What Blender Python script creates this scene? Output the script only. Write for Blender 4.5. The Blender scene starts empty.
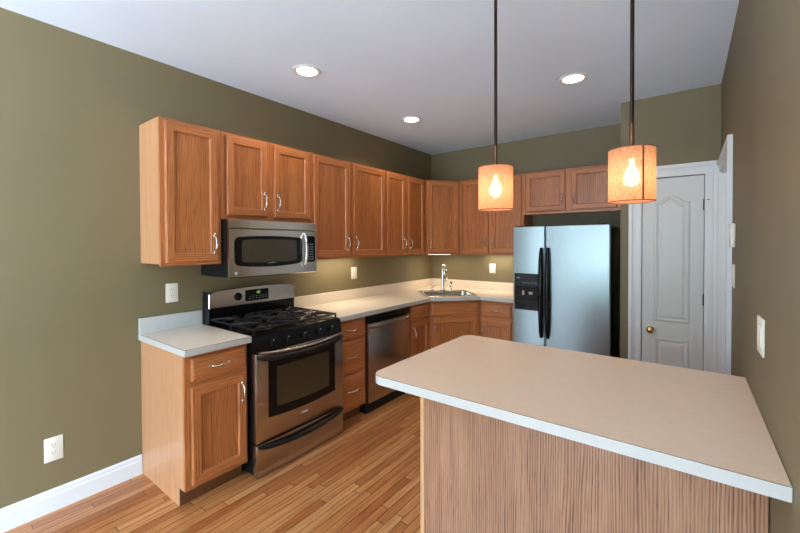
import bpy, bmesh, math, random
from mathutils import Matrix, Vector
random.seed(7)
S = bpy.context.scene
COL = S.collection
PI = math.pi

def lin(r, g, b):
    f = lambda c: c / 12.92 if c <= .04045 else ((c + .055) / 1.055) ** 2.4
    return (f(r / 255), f(g / 255), f(b / 255), 1)

# ------------------------------------------------------------------ camera
CAM = Vector((2.8496, -.9694, 1.4957)); YAW = .6446; PITCH = .0130; ROLL = .0033
cd = bpy.data.cameras.new('camera'); cam = bpy.data.objects.new('camera', cd); COL.objects.link(cam)
cd.sensor_width = 36; cd.lens = 382.37 / 800 * 36; cd.shift_y = -17.8 / 800; cd.clip_start = .05
_r = Vector((math.cos(YAW), math.sin(YAW), 0)); _f = Vector((-math.sin(YAW), math.cos(YAW), 0)); _u = Vector((0, 0, 1))
fwd = _f * math.cos(PITCH) - _u * math.sin(PITCH); up = _f * math.sin(PITCH) + _u * math.cos(PITCH)
rt = _r * math.cos(ROLL) - up * math.sin(ROLL); up2 = _r * math.sin(ROLL) + up * math.cos(ROLL)
cam.matrix_world = Matrix(((rt.x, up2.x, -fwd.x, CAM.x), (rt.y, up2.y, -fwd.y, CAM.y), (rt.z, up2.z, -fwd.z, CAM.z), (0, 0, 0, 1)))
S.camera = cam

# ------------------------------------------------------------------ world, exposure
S.view_settings.view_transform = 'Standard'; S.view_settings.look = 'None'
S.view_settings.gamma = 1; S.view_settings.use_curve_mapping = False
S.view_settings.exposure = 0.27
SKY = 23.0
w = bpy.data.worlds.new('sky'); S.world = w; w.use_nodes = True
nt = w.node_tree; bg = nt.nodes['Background']
tc = nt.nodes.new('ShaderNodeTexCoord'); sp = nt.nodes.new('ShaderNodeSeparateXYZ'); cr = nt.nodes.new('ShaderNodeValToRGB')
ma = nt.nodes.new('ShaderNodeMath'); ma.operation = 'MULTIPLY_ADD'; ma.inputs[1].default_value = .5; ma.inputs[2].default_value = .5
nt.links.new(tc.outputs['Generated'], sp.inputs[0]); nt.links.new(sp.outputs['Z'], ma.inputs[0]); nt.links.new(ma.outputs[0], cr.inputs[0]); nt.links.new(cr.outputs[0], bg.inputs[0])
e = cr.color_ramp.elements           # bright ground and sky; horizon band darkened, as by trees, to dim fridge reflections
for _ in range(3): e.new(.5)
for q, (p, c) in zip(e, [(.38, (.74, .90, 1.10)), (.45, (.19, .25, .275)), (.55, (.19, .26, .29)), (.63, (.60, .79, 1.0)), (1, (.52, .73, 1.0))]):
    q.position = p; q.color = (*c, 1)
bg.inputs[1].default_value = SKY

W, D, H = 3.054, 3.5517, 2.727        # right wall x, back wall y, ceiling z
YF = -4.6                             # wall behind the camera
YD = 2.903; XP = 2.376                # pantry wall
def portal(name, loc, rot, sx, sy):
    l = bpy.data.lights.new(name, 'AREA'); l.shape = 'RECTANGLE'; l.size = sx; l.size_y = sy
    l.cycles.is_portal = True
    o = bpy.data.objects.new(name, l); COL.objects.link(o); o.location = loc; o.rotation_euler = rot
WIN1 = (.12, 2.92, .10, 2.12)          # x0 x1 z0 z1 in the wall behind
WIN2 = (-4.2, -1.3, .10, 2.5)        # y0 y1 z0 z1 in the left wall
WIN3 = (-4.2, -1.75, .10, 2.5)        # y0 y1 z0 z1 in the right wall; opening added to brighten the left wall
portal('window_portal', ((WIN1[0] + WIN1[1]) / 2, YF - .09, (WIN1[2] + WIN1[3]) / 2), (PI / 2, 0, 0), WIN1[1] - WIN1[0], WIN1[3] - WIN1[2])
portal('window_portal', (-.09, (WIN2[0] + WIN2[1]) / 2, (WIN2[2] + WIN2[3]) / 2), (PI / 2, 0, -PI / 2), WIN2[1] - WIN2[0], WIN2[3] - WIN2[2])

portal('window_portal', (W + .09, (WIN3[0] + WIN3[1]) / 2, (WIN3[2] + WIN3[3]) / 2), (PI / 2, 0, PI / 2), WIN3[1] - WIN3[0], WIN3[3] - WIN3[2])

# ------------------------------------------------------------------ materials
class N:
    def __init__(s, name):
        s.m = bpy.data.materials.new(name); s.m.use_nodes = True; s.t = s.m.node_tree
        s.b = s.t.nodes['Principled BSDF']; s.out = s.t.nodes['Material Output']
    def n(s, ty, **kw):
        x = s.t.nodes.new('ShaderNode' + ty)
        for k, v in kw.items(): setattr(x, k, v)
        return x
    def l(s, a, b): s.t.links.new(a, b)
    def math(s, op, a, b=None, c=None):
        x = s.n('Math', operation=op)
        for i, v in enumerate((a, b, c)):
            if v is None: continue
            if isinstance(v, (int, float)): x.inputs[i].default_value = v
            else: s.l(v, x.inputs[i])
        return x.outputs[0]
    def mix(s, fac, a, b, bt='MIX'):
        x = s.n('Mix', data_type='RGBA', blend_type=bt)
        for i, v in ((0, fac), (6, a), (7, b)):
            if isinstance(v, (int, float, tuple)): x.inputs[i].default_value = v
            else: s.l(v, x.inputs[i])
        return x.outputs[2]
    def ramp(s, fac, stops):
        x = s.n('ValToRGB'); e = x.color_ramp.elements
        while len(e) < len(stops): e.new(.5)
        for q, (p, c) in zip(e, stops): q.position = p; q.color = c
        s.l(fac, x.inputs[0]); return x.outputs[0]
    def noise(s, vec, scale, detail=2, rough=.5, dist=0):
        x = s.n('TexNoise'); s.l(vec, x.inputs['Vector'])
        x.inputs['Scale'].default_value = scale; x.inputs['Detail'].default_value = detail
        x.inputs['Roughness'].default_value = rough; x.inputs['Distortion'].default_value = dist
        return x.outputs[0]
    def obj(s, scale=(1, 1, 1), seed=True):
        t = s.n('TexCoord'); v = t.outputs['Object']
        if seed:
            oi = s.n('ObjectInfo'); sc = s.n('VectorMath', operation='SCALE'); cx = s.n('CombineXYZ')
            s.l(oi.outputs['Random'], cx.inputs[0]); s.l(oi.outputs['Random'], cx.inputs[1]); s.l(oi.outputs['Random'], cx.inputs[2])
            s.l(cx.outputs[0], sc.inputs[0]); sc.inputs['Scale'].default_value = 37
            ad = s.n('VectorMath', operation='ADD'); s.l(v, ad.inputs[0]); s.l(sc.outputs[0], ad.inputs[1]); v = ad.outputs[0]
        mp = s.n('Mapping'); mp.inputs['Scale'].default_value = scale; s.l(v, mp.inputs[0]); return mp.outputs[0]
    def bump(s, h, strength=.2, dist=.002):
        x = s.n('Bump'); x.inputs['Strength'].default_value = strength; x.inputs['Distance'].default_value = dist
        s.l(h, x.inputs['Height']); s.l(x.outputs[0], s.b.inputs['Normal'])

def plain(name, col, rough=.5, metal=0, coat=0, spec=.5, var=.04, vscale=40, emit=None, estr=0):
    k = N(name); v = k.obj()
    f = k.noise(v, vscale, 3)
    d = tuple(c * (1 - var) for c in col[:3]) + (1,); l_ = tuple(min(1, c * (1 + var)) for c in col[:3]) + (1,)
    k.l(k.ramp(f, [(.3, d), (.7, l_)]), k.b.inputs['Base Color'])
    k.b.inputs['Roughness'].default_value = rough; k.b.inputs['Metallic'].default_value = metal
    k.b.inputs['Coat Weight'].default_value = coat; k.b.inputs['Specular IOR Level'].default_value = spec
    if emit:
        k.b.inputs['Emission Color'].default_value = emit; k.b.inputs['Emission Strength'].default_value = estr
    return k.m

def oak(name, axis, light, dark, pore, rough=.38, cath=1.0, pstr=.8, pitch=.014, cw=.5):
    """straight oak grain lines bent into cathedrals by a slow noise; axis = grain direction"""
    k = N(name); i_ = 'xyz'.index(axis)
    def sc(a, c): v = [a, a, a]; v[i_] = c; return tuple(v)
    o = k.obj(); sp = k.n('SeparateXYZ'); k.l(o, sp.inputs[0])
    oth = [sp.outputs[j] for j in range(3) if j != i_]
    across = k.math('ADD', oth[0], oth[1])
    slow = k.noise(k.obj(sc(4.5, .9)), 1, 2, .5)
    ph = k.math('ADD', k.math('MULTIPLY', across, 2 * PI / pitch), k.math('MULTIPLY', slow, 42 * cath))
    ph = k.math('ADD', ph, k.math('MULTIPLY', k.noise(k.obj(sc(38, 1.6)), 1, 2, .6), 11))
    ring = k.math('POWER', k.math('MULTIPLY_ADD', k.math('SINE', ph), .5, .5), 1.6)
    a = k.noise(k.obj(sc(150, 4)), 1, 3, .6)
    broad = k.noise(k.obj(sc(9, .8)), 1, 2, .5)
    ring = k.math('MULTIPLY', ring, k.ramp(k.noise(k.obj(sc(20, 1.2)), 1, 2, .6), [(.35, (.25, .25, .25, 1)), (.6, (1, 1, 1, 1))]))
    tone = k.math('ADD', k.math('MULTIPLY', a, .5), k.math('ADD', k.math('MULTIPLY', ring, .5 * cw), k.math('MULTIPLY', broad, .3)))
    c = k.ramp(tone, [(.28, light), (.80, dark)])
    pz = k.noise(k.obj(sc(270, 9)), 1, 2, .6)
    pm = k.ramp(pz, [(.52, (0, 0, 0, 1)), (.62, (1, 1, 1, 1))])
    rm = k.math('MULTIPLY', pm, k.math('MULTIPLY_ADD', ring, .75, .15))
    k.l(k.mix(k.math('MULTIPLY', rm, pstr), c, pore), k.b.inputs['Base Color'])
    k.b.inputs['Roughness'].default_value = rough
    k.b.inputs['Coat Weight'].default_value = .25; k.b.inputs['Coat Roughness'].default_value = .2
    k.bump(k.math('SUBTRACT', 1, rm), .12, .0008)
    return k.m

OL, OD, OP = lin(200, 126, 70), lin(144, 78, 37), lin(88, 44, 19)
oak_v = oak('oak_vertical_grain', 'z', OL, OD, OP)
oak_p = oak('oak_panel_grain', 'z', lin(196, 122, 66), lin(132, 71, 33), lin(74, 36, 15), cath=1.5, cw=.7, pstr=.95)
oak_h = oak('oak_horizontal_grain', 'x', OL, OD, OP)
oak_side = oak('oak_side_veneer', 'z', lin(208, 155, 112), lin(180, 124, 83), lin(136, 86, 52), cath=.35, pstr=.5, pitch=.02, cw=.35)
oak_pen = oak('oak_peninsula_veneer', 'z', lin(190, 146, 114), lin(142, 98, 72), lin(80, 48, 33), cath=.75, rough=.33, pstr=.9, pitch=.0105, cw=1.0)
oak_strip = oak('oak_edge_strip', 'z', lin(226, 180, 132), lin(206, 156, 106), lin(176, 124, 80), cath=.2, pstr=.4)

def floor_mat():
    k = N('oak_strip_floor'); t = k.n('TexCoord'); sp = k.n('SeparateXYZ'); k.l(t.outputs['Object'], sp.inputs[0])
    bw, bl = .054, .95
    row = k.math('FLOOR', k.math('DIVIDE', sp.outputs['X'], bw))
    wn = k.n('TexWhiteNoise', noise_dimensions='1D'); k.l(row, wn.inputs['W'])
    yy = k.math('ADD', k.math('DIVIDE', sp.outputs['Y'], bl), k.math('MULTIPLY', wn.outputs['Value'], 17.3))
    seg = k.math('FLOOR', yy)
    cx = k.n('CombineXYZ'); k.l(row, cx.inputs[0]); k.l(seg, cx.inputs[1])
    w2 = k.n('TexWhiteNoise', noise_dimensions='3D'); k.l(cx.outputs[0], w2.inputs['Vector'])
    base = k.ramp(w2.outputs['Value'], [(0, lin(172, 104, 56)), (.35, lin(192, 126, 72)), (.7, lin(200, 136, 82)), (1, lin(214, 154, 100))])
    ad = k.n('VectorMath', operation='ADD'); k.l(t.outputs['Object'], ad.inputs[0])
    sc = k.n('VectorMath', operation='SCALE'); k.l(w2.outputs['Color'], sc.inputs[0]); sc.inputs['Scale'].default_value = 9
    k.l(sc.outputs[0], ad.inputs[1])
    mp = k.n('Mapping'); mp.inputs['Scale'].default_value = (75, 3, 1); k.l(ad.outputs[0], mp.inputs[0])
    g = k.noise(mp.outputs[0], 1, 3, .6, .4)
    gm = k.ramp(g, [(.34, (.55, .44, .34, 1)), (.58, (1, 1, 1, 1))])
    c = k.mix(.75, base, gm, 'MULTIPLY')
    fx = k.math('FRACT', k.math('DIVIDE', sp.outputs['X'], bw)); fy = k.math('FRACT', yy)
    ex = k.math('MINIMUM', fx, k.math('SUBTRACT', 1, fx)); ey = k.math('MINIMUM', fy, k.math('SUBTRACT', 1, fy))
    gap = k.math('MINIMUM', k.math('MULTIPLY', ex, bw), k.math('MULTIPLY', ey, bl))
    gf = k.math('LESS_THAN', gap, .0022)
    k.l(k.mix(k.math('MULTIPLY', gf, .85), c, lin(84, 46, 22)), k.b.inputs['Base Color'])
    k.b.inputs['Roughness'].default_value = .3; k.b.inputs['Coat Weight'].default_value = .35; k.b.inputs['Coat Roughness'].default_value = .16
    k.bump(k.math('SUBTRACT', 1, gf), .25, .0008)
    return k.m
M_floor = floor_mat()

def paint(name, col, rough=.55, var=.05):
    k = N(name); v = k.obj(seed=False)
    f = k.noise(v, 1.3, 3)
    d = tuple(c * (1 - var) for c in col[:3]) + (1,); l_ = tuple(c * (1 + var) for c in col[:3]) + (1,)
    k.l(k.ramp(f, [(.3, d), (.7, l_)]), k.b.inputs['Base Color'])
    k.b.inputs['Roughness'].default_value = rough
    k.bump(k.noise(v, 260, 2), .05, .001)
    return k.m
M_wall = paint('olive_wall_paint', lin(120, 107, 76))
M_wallr = paint('olive_wall_paint_warm_shade', lin(113, 98, 70))  # same olive, browned and darkened for the right wall's warm, weaker light
M_ceil = paint('ceiling_paint_daylight_tint', lin(226, 240, 253), .8, .02)  # blue cast of the daylight is mixed into the white paint
M_white = paint('white_trim_paint', lin(222, 223, 221), .35, .015)
M_doorw = paint('white_door_paint', lin(206, 207, 202), .38, .015)

def laminate(name, a, b, rough):
    k = N(name); v = k.obj((1, 1, 1), False)
    mp = k.n('Mapping'); mp.inputs['Scale'].default_value = (26, 120, 60); k.l(v, mp.inputs[0])
    f = k.math('MULTIPLY_ADD', k.noise(mp.outputs[0], 1, 3, .65), .6, k.math('MULTIPLY', k.noise(v, 220, 2), .4))
    k.l(k.ramp(f, [(.35, a), (.65, b)]), k.b.inputs['Base Color']); k.b.inputs['Roughness'].default_value = rough
    return k.m
M_lam = laminate('beige_laminate', lin(226, 210, 188), lin(234, 220, 200), .32)
M_lamp_ = laminate('tan_laminate', lin(222, 194, 165), lin(230, 204, 177), .36)
M_edge = plain('pale_laminate_edge', lin(196, 195, 189), .3, var=.015)
M_joint = plain('laminate_joint_line', lin(96, 72, 54), .5)

def steel(name, col, rough, axis='x'):
    k = N(name); sc = [400, 400, 400]; sc['xyz'.index(axis)] = 3
    f = k.noise(k.obj(tuple(sc)), 1, 2, .6)
    d = tuple(c * .975 for c in col[:3]) + (1,)
    k.l(k.ramp(f, [(.3, d), (.7, col)]), k.b.inputs['Base Color'])
    k.b.inputs['Metallic'].default_value = 1
    k.l(k.math('MULTIPLY_ADD', f, .03, rough - .015), k.b.inputs['Roughness'])
    k.b.inputs['Anisotropic'].default_value = .4
    return k.m
M_steel = steel('brushed_steel', (.60, .56, .51, 1), .22)
M_steel_r = steel('brushed_steel_range', (.46, .42, .38, 1), .24)
M_steel_m = steel('brushed_steel_microwave', (.80, .77, .72, 1), .2)
M_steel_f = steel('brushed_steel_fridge', (.34, .40, .415, 1), .37, 'z')
M_chrome = plain('chrome', (.85, .85, .86, 1), .07, 1, var=.01)
M_nickel = plain('antique_nickel', (.62, .58, .52, 1), .22, 1, var=.25, vscale=120)
M_brass = plain('aged_brass', (.62, .47, .22, 1), .2, 1, var=.1)
M_sink = steel('sink_steel', (.62, .62, .58, 1), .22)
M_black = plain('black_enamel', (.005, .005, .0055, 1), .14, var=.1, spec=.28)
M_blackp = plain('black_plastic', (.008, .008, .009, 1), .34, var=.1, spec=.3)
M_iron = plain('cast_iron', (.008, .008, .008, 1), .3, var=.2, spec=.4)
M_glass = plain('oven_glass', (.045, .034, .017, 1), .05, spec=.8, var=.1)
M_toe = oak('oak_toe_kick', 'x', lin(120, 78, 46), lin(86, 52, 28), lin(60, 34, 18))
M_inside = plain('dark_gap', (.01, .008, .006, 1), .8)
M_grey = plain('grey_print', lin(170, 175, 178), .4)
M_plate = plain('ivory_plate', lin(226, 220, 204), .32, var=.01)
M_slot = plain('outlet_slot', lin(70, 64, 56), .6)
M_bronze = plain('dark_bronze', lin(58, 46, 38), .32, .8, var=.15)
M_bronze2 = plain('warm_bronze', lin(120, 86, 66), .35, .7, var=.15)
M_alu = plain('burner_aluminium', (.5, .5, .5, 1), .35, 1)
M_digit = plain('green_digits', (.1, .4, .1, 1), .4, emit=(.6, 1, .2, 1), estr=.9)
M_lens = plain('lamp_lens', (1, 1, 1, 1), .4, emit=(1, .86, .68, 1), estr=9)
M_bar = plain('light_bar_lens', (1, 1, 1, 1), .4, emit=(1, .93, .8, 1), estr=3.2)
M_bulb = plain('lit_bulb', (1, 1, 1, 1), .3, emit=(1, .80, .56, 1), estr=17)
M_canwhite = plain('white_metal_trim', lin(232, 230, 226), .4, var=.01)

def burlap():
    k = N('burlap'); v = k.obj((1, 1, 1), False)
    t = k.n('TexCoord'); sp = k.n('SeparateXYZ'); k.l(t.outputs['Object'], sp.inputs[0])
    ang = k.math('ARCTAN2', sp.outputs['Y'], sp.outputs['X'])
    cx = k.n('CombineXYZ'); k.l(k.math('MULTIPLY', ang, 7), cx.inputs[0]); k.l(k.math('MULTIPLY', sp.outputs['Z'], 380), cx.inputs[1])
    cz = k.n('CombineXYZ'); k.l(k.math('MULTIPLY', ang, 34), cz.inputs[0]); k.l(k.math('MULTIPLY', sp.outputs['Z'], 40), cz.inputs[1])
    a = k.noise(cx.outputs[0], 1, 2, .6); b = k.noise(cz.outputs[0], 1, 2, .6)
    f = k.math('MULTIPLY_ADD', a, .5, k.math('MULTIPLY', b, .5))
    col = k.ramp(f, [(.36, lin(158, 102, 70)), (.60, lin(226, 174, 136))])
    df = k.n('BsdfDiffuse'); tr = k.n('BsdfTranslucent'); tp = k.n('BsdfTransparent')
    k.l(col, df.inputs[0]); k.l(col, tr.inputs[0])
    m1 = k.n('MixShader'); m1.inputs[0].default_value = .55; k.l(df.outputs[0], m1.inputs[1]); k.l(tr.outputs[0], m1.inputs[2])
    m2 = k.n('MixShader'); k.l(k.ramp(f, [(.42, (.01, .01, .01, 1)), (.62, (.13, .13, .13, 1))]), m2.inputs[0])
    k.l(m1.outputs[0], m2.inputs[1]); k.l(tp.outputs[0], m2.inputs[2]); k.l(m2.outputs[0], k.out.inputs[0])
    return k.m
M_shade = burlap()
M_seam = plain('burlap_seam', lin(120, 72, 44), .9, var=.2, vscale=300)

def pane_mat():
    k = N('window_glass'); tp = k.n('BsdfTransparent'); gl = k.n('BsdfGlossy'); gl.inputs['Roughness'].default_value = .02
    fr = k.n('Fresnel'); fr.inputs[0].default_value = 1.45; m = k.n('MixShader')
    k.l(fr.outputs[0], m.inputs[0]); k.l(tp.outputs[0], m.inputs[1]); k.l(gl.outputs[0], m.inputs[2]); k.l(m.outputs[0], k.out.inputs[0])
    return k.m
M_pane = pane_mat()

# ------------------------------------------------------------------ mesh builder
class MB:
    def __init__(s): s.v = []; s.f = []; s.mi = []; s.sm = []
    def add(s, vs, fs, mi=0, smooth=False, mis=None):
        o = len(s.v); s.v += [tuple(p) for p in vs]
        for i, f in enumerate(fs):
            s.f.append([o + q for q in f]); s.mi.append(mis[i] if mis else mi); s.sm.append(smooth)
        return s
    def box(s, x0, x1, y0, y1, z0, z1, mi=0, bev=0, seg=1):
        if bev <= 0:
            vs = [(x, y, z) for z in (z0, z1) for y in (y0, y1) for x in (x0, x1)]
            return s.add(vs, [(0, 2, 3, 1), (4, 5, 7, 6), (0, 1, 5, 4), (2, 6, 7, 3), (0, 4, 6, 2), (1, 3, 7, 5)], mi)
        bm = bmesh.new(); bmesh.ops.create_cube(bm, size=1)
        for q in bm.verts: q.co = ((x0 + x1) / 2 + q.co.x * (x1 - x0), (y0 + y1) / 2 + q.co.y * (y1 - y0), (z0 + z1) / 2 + q.co.z * (z1 - z0))
        bmesh.ops.bevel(bm, geom=bm.edges[:], offset=bev, segments=seg, affect='EDGES', profile=.5)
        return s.bm(bm, mi, seg > 1)
    def bm(s, bm, mi=0, smooth=False):
        bm.verts.index_update(); s.add([tuple(q.co) for q in bm.verts], [[q.index for q in f.verts] for f in bm.faces], mi, smooth); bm.free(); return s
    def loops(s, ls, mi=0, cap=(True, True), closed=True, smooth=False, mis=None):
        """skin successive vertex loops of equal length"""
        n = len(ls[0]); vs = [p for l in ls for p in l]; fs = []; ms = []
        for i in range(len(ls) - 1):
            for j in range(n if closed else n - 1):
                k = (j + 1) % n
                fs.append((i * n + j, i * n + k, (i + 1) * n + k, (i + 1) * n + j)); ms.append(mis[j] if mis else mi)
        if cap[0]: fs.append(tuple(range(n))[::-1]); ms.append(mi)
        if cap[1]: fs.append(tuple((len(ls) - 1) * n + j for j in range(n))); ms.append(mi)
        return s.add(vs, fs, mi, smooth, ms)
    def prism(s, poly, a, b, axis='z', mi=0):
        """poly: 2-D points, extruded along axis from a to b"""
        P = {'z': lambda p, t: (p[0], p[1], t), 'x': lambda p, t: (t, p[0], p[1]), 'y': lambda p, t: (p[0], t, p[1])}[axis]
        return s.loops([[P(p, a) for p in poly], [P(p, b) for p in poly]], mi)
    def tube(s, pts, r, seg=10, mi=0, cap=True):
        pts = [Vector(p) for p in pts]; rr = r if isinstance(r, (list, tuple)) else [r] * len(pts); ls = []
        t0 = (pts[1] - pts[0]).normalized(); ref = Vector((0, 0, 1)) if abs(t0.z) < .9 else Vector((1, 0, 0))
        n = t0.cross(ref).normalized()
        for i, p in enumerate(pts):
            t = (pts[min(i + 1, len(pts) - 1)] - pts[max(i - 1, 0)]).normalized()
            n = (n - t * n.dot(t)).normalized(); b = t.cross(n)
            ls.append([p + (n * math.cos(2 * PI * k / seg) + b * math.sin(2 * PI * k / seg)) * rr[i] for k in range(seg)])
        return s.loops(ls, mi, (cap, cap), True, True)
    def lathe(s, prof, c=(0, 0, 0), axis='z', seg=24, mi=0, cap=(True, True), smooth=True):
        ls = []
        for r, h in prof:
            l = []
            for k in range(seg):
                a = 2 * PI * k / seg; x, y = r * math.cos(a), r * math.sin(a)
                l.append({'z': (c[0] + x, c[1] + y, c[2] + h), 'y': (c[0] + x, c[1] + h, c[2] + y), 'x': (c[0] + h, c[1] + x, c[2] + y)}[axis])
            ls.append(l)
        return s.loops(ls, mi, cap, True, smooth)
    def build(s, name, mats, parent=None, loc=None, rz=0):
        me = bpy.data.meshes.new(name); me.from_pydata(s.v, [], s.f)
        if not isinstance(mats, (list, tuple)): mats = [mats]
        for m in mats: me.materials.append(m)
        me.polygons.foreach_set('material_index', s.mi); me.polygons.foreach_set('use_smooth', s.sm)
        bm = bmesh.new(); bm.from_mesh(me); bmesh.ops.recalc_face_normals(bm, faces=bm.faces[:]); bm.to_mesh(me); bm.free()
        me.update()
        if any(s.sm):
            try: me.set_sharp_from_angle(angle=math.radians(40))
            except Exception: pass
        o = bpy.data.objects.new(name, me); COL.objects.link(o)
        if parent: o.parent = parent
        if loc: o.location = loc
        if rz: o.rotation_euler = (0, 0, rz)
        return o

def tag(o, label, cat, group=None):
    o['label'] = label; o['category'] = cat
    if group: o['group'] = group
    return o
def thing(name, label, cat, loc=(0, 0, 0), rz=0, group=None):
    o = bpy.data.objects.new(name, None); COL.objects.link(o); o.empty_display_size = .1
    o.location = loc; o.rotation_euler = (0, 0, rz); return tag(o, label, cat, group)
def struct(o, label=None, cat=None):
    o['kind'] = 'structure'
    if label: o['label'] = label
    if cat: o['category'] = cat
    return o
def rect(x0, x1, z0, z1, y): return [(x0, y, z0), (x1, y, z0), (x1, y, z1), (x0, y, z1)]

# ------------------------------------------------------------------ room shell
T = .12
struct(MB().box(-T, W + T, YF - T, D + T, -.1, 0).build('floor', M_floor), 'oak strip hardwood floor', 'floor')
struct(MB().box(-T, W + T, YF - T, D + T, H, H + .1).build('ceiling', M_ceil), 'plain white ceiling tinted daylight blue', 'ceiling')
def wall_hole(axis, a0, a1, c0, c1, hole):
    """wall slab along an axis with one rectangular opening"""
    b = MB(); h0, h1, z0, z1 = hole
    for p0, p1, q0, q1 in ((a0, h0, 0, H), (h1, a1, 0, H), (h0, h1, 0, z0), (h0, h1, z1, H)):
        if axis == 'x': b.box(p0, p1, c0, c1, q0, q1)
        else: b.box(c0, c1, p0, p1, q0, q1)
    return b
struct(wall_hole('y', YF - T, D + T, -T, 0, WIN2).build('wall_left', M_wall), 'long olive wall on the left', 'wall')
struct(wall_hole('x', -T, W + T, YF - T, YF, WIN1).build('wall_front', M_wall), 'olive wall behind the camera', 'wall')
struct(MB().box(-T, W + T, D, D + T, 0, H).build('wall_back', M_wall), 'olive wall behind the sink and refrigerator', 'wall')
DO = (2.01, 2.80, 0, 2.03)
wr = MB()
for p0, p1, q0, q1 in ((YF - T, WIN3[0], 0, H), (WIN3[1], DO[0], 0, H), (DO[1], D + T, 0, H), (WIN3[0], WIN3[1], 0, WIN3[2]), (WIN3[0], WIN3[1], WIN3[3], H), (DO[0], DO[1], DO[3], H)): wr.box(W, W + T, p0, p1, q0, q1)
struct(wr.build('wall_right', M_wallr), 'olive wall on the right, browned and darkened for its warm dim light', 'wall')
jb = MB()
for p0, p1, q0, q1 in ((DO[0], DO[0] + .012, 0, DO[3]), (DO[1] - .012, DO[1], 0, DO[3]), (DO[0], DO[1], DO[3] - .012, DO[3])): jb.box(W - .001, W + T, p0, p1, q0, q1)
struct(jb.build('trim_3', M_white), 'white jamb lining the doorway in the right wall', 'trim')
PD = (2.535, 2.957, 0, 2.04)
pw = MB()
for p0, p1, q0, q1 in ((XP, PD[0], 0, H), (PD[1], W, 0, H), (PD[0], PD[1], PD[3], H)): pw.box(p0, p1, YD, YD + .1, q0, q1)
pw.box(XP, XP + .1, YD + .1, D, 0, H)
struct(pw.build('wall_pantry', M_wall), 'projecting pantry wall beside the refrigerator', 'wall')

def baseboard(name, axis, a0, a1, c, sgn, label):
    prof = [(0, 0), (.014, 0), (.014, .088), (.010, .096), (.010, .112), (.004, .124), (0, .124)]
    b = MB()
    if axis == 'y': b.prism([(c + sgn * d, z) for d, z in prof], a0, a1, 'y')
    else: b.prism([(c + sgn * d, z) for d, z in prof], a0, a1, 'x')
    struct(b.build(name, M_white), label, 'baseboard')
baseboard('baseboard_left', 'y', -1.25, -.002, 0, 1, 'white baseboard along the left wall')
baseboard('baseboard_right', 'y', YF, .60, W, -1, 'white baseboard along the right wall')
baseboard('baseboard_front', 'x', 2.93, W - .014, YF, 1, 'white baseboard behind the camera')

def window(name, axis, hole, c, label, nm):
    h0, h1, z0, z1 = hole; root = thing(name, label, 'window'); root['kind'] = 'structure'
    def bx(b, p0, p1, q0, q1, d0, d1):
        if axis == 'x': b.box(p0, p1, c + d0, c + d1, q0, q1)
        else: b.box(c + d0, c + d1, p0, p1, q0, q1)
    f = MB(); t = .06
    bx(f, h0, h0 + t, z0, z1, -.08, 0); bx(f, h1 - t, h1, z0, z1, -.08, 0)
    bx(f, h0 + t, h1 - t, z0, z0 + t, -.08, 0); bx(f, h0 + t, h1 - t, z1 - t, z1, -.08, 0)
    mid = (h0 + h1) / 2; bx(f, mid - .04, mid + .04, z0 + t, z1 - t, -.08, 0)
    fr = f.build('window_frame', M_white, root)
    m = MB(); n = nm
    for i in range(1, n):
        for s0, s1 in ((h0 + t, mid - .04), (mid + .04, h1 - t)):
            x = s0 + (s1 - s0) * i / n; bx(m, x - .009, x + .009, z0 + t, z1 - t, -.05, -.03)
    for i in range(1, 5):
        z = z0 + (z1 - z0) * i / 5; bx(m, h0 + t, h1 - t, z - .009, z + .009, -.052, -.032)
    m.build('muntin', M_white, root)
    g = MB(); bx(g, h0 + t, h1 - t, z0 + t, z1 - t, -.043, -.039); g.build('pane', M_pane, root)
window('window_1', 'x', WIN1, YF, 'white framed glazed patio doors behind the camera', 3)
window('added_window_3', 'y', WIN3, W + .08, 'added white framed glazed window in the right wall behind the camera, lighting the left wall', 3)
window('window_2', 'y', WIN2, 0, 'white framed glazed window in the left wall behind the camera', 3)

# casings
def casing(name, axis, hole, face, sgn, label, wd=.09, w_right=None):
    """moulded casing round an opening on three sides; face = wall plane; sgn = direction into the room"""
    h0, h1, z0, z1 = hole; wr_ = wd if w_right is None else w_right
    b = MB()
    for d0, d1, i0, i1 in ((0, .010, 0, 1), (.010, .024, .70, 1), (.010, .017, .52, .66), (.010, .016, .06, .30)):
        for a0, a1, q0, q1 in ((h0 - wd * i1, h0 - wd * i0, z0, z1 + wd * i1), (h1 + wr_ * i0, h1 + wr_ * i1, z0, z1 + wd * i1), (h0 - wd * i0, h1 + wr_ * i0, z1 + wd * i0, z1 + wd * i1)):
            lo, hi = sorted((face + sgn * d0, face + sgn * d1))
            if axis == 'x': b.box(a0, a1, lo, hi, q0, q1)
            else: b.box(lo, hi, a0, a1, q0, q1)
    struct(b.build(name, M_white), label, 'trim')
casing('trim_1', 'x', PD, YD, -1, 'white moulded casing around the narrow pantry door', .095, W - .021 - PD[1])
casing('trim_2', 'y', DO, W, -1, 'white moulded casing around the doorway in the right wall', .085)

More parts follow.
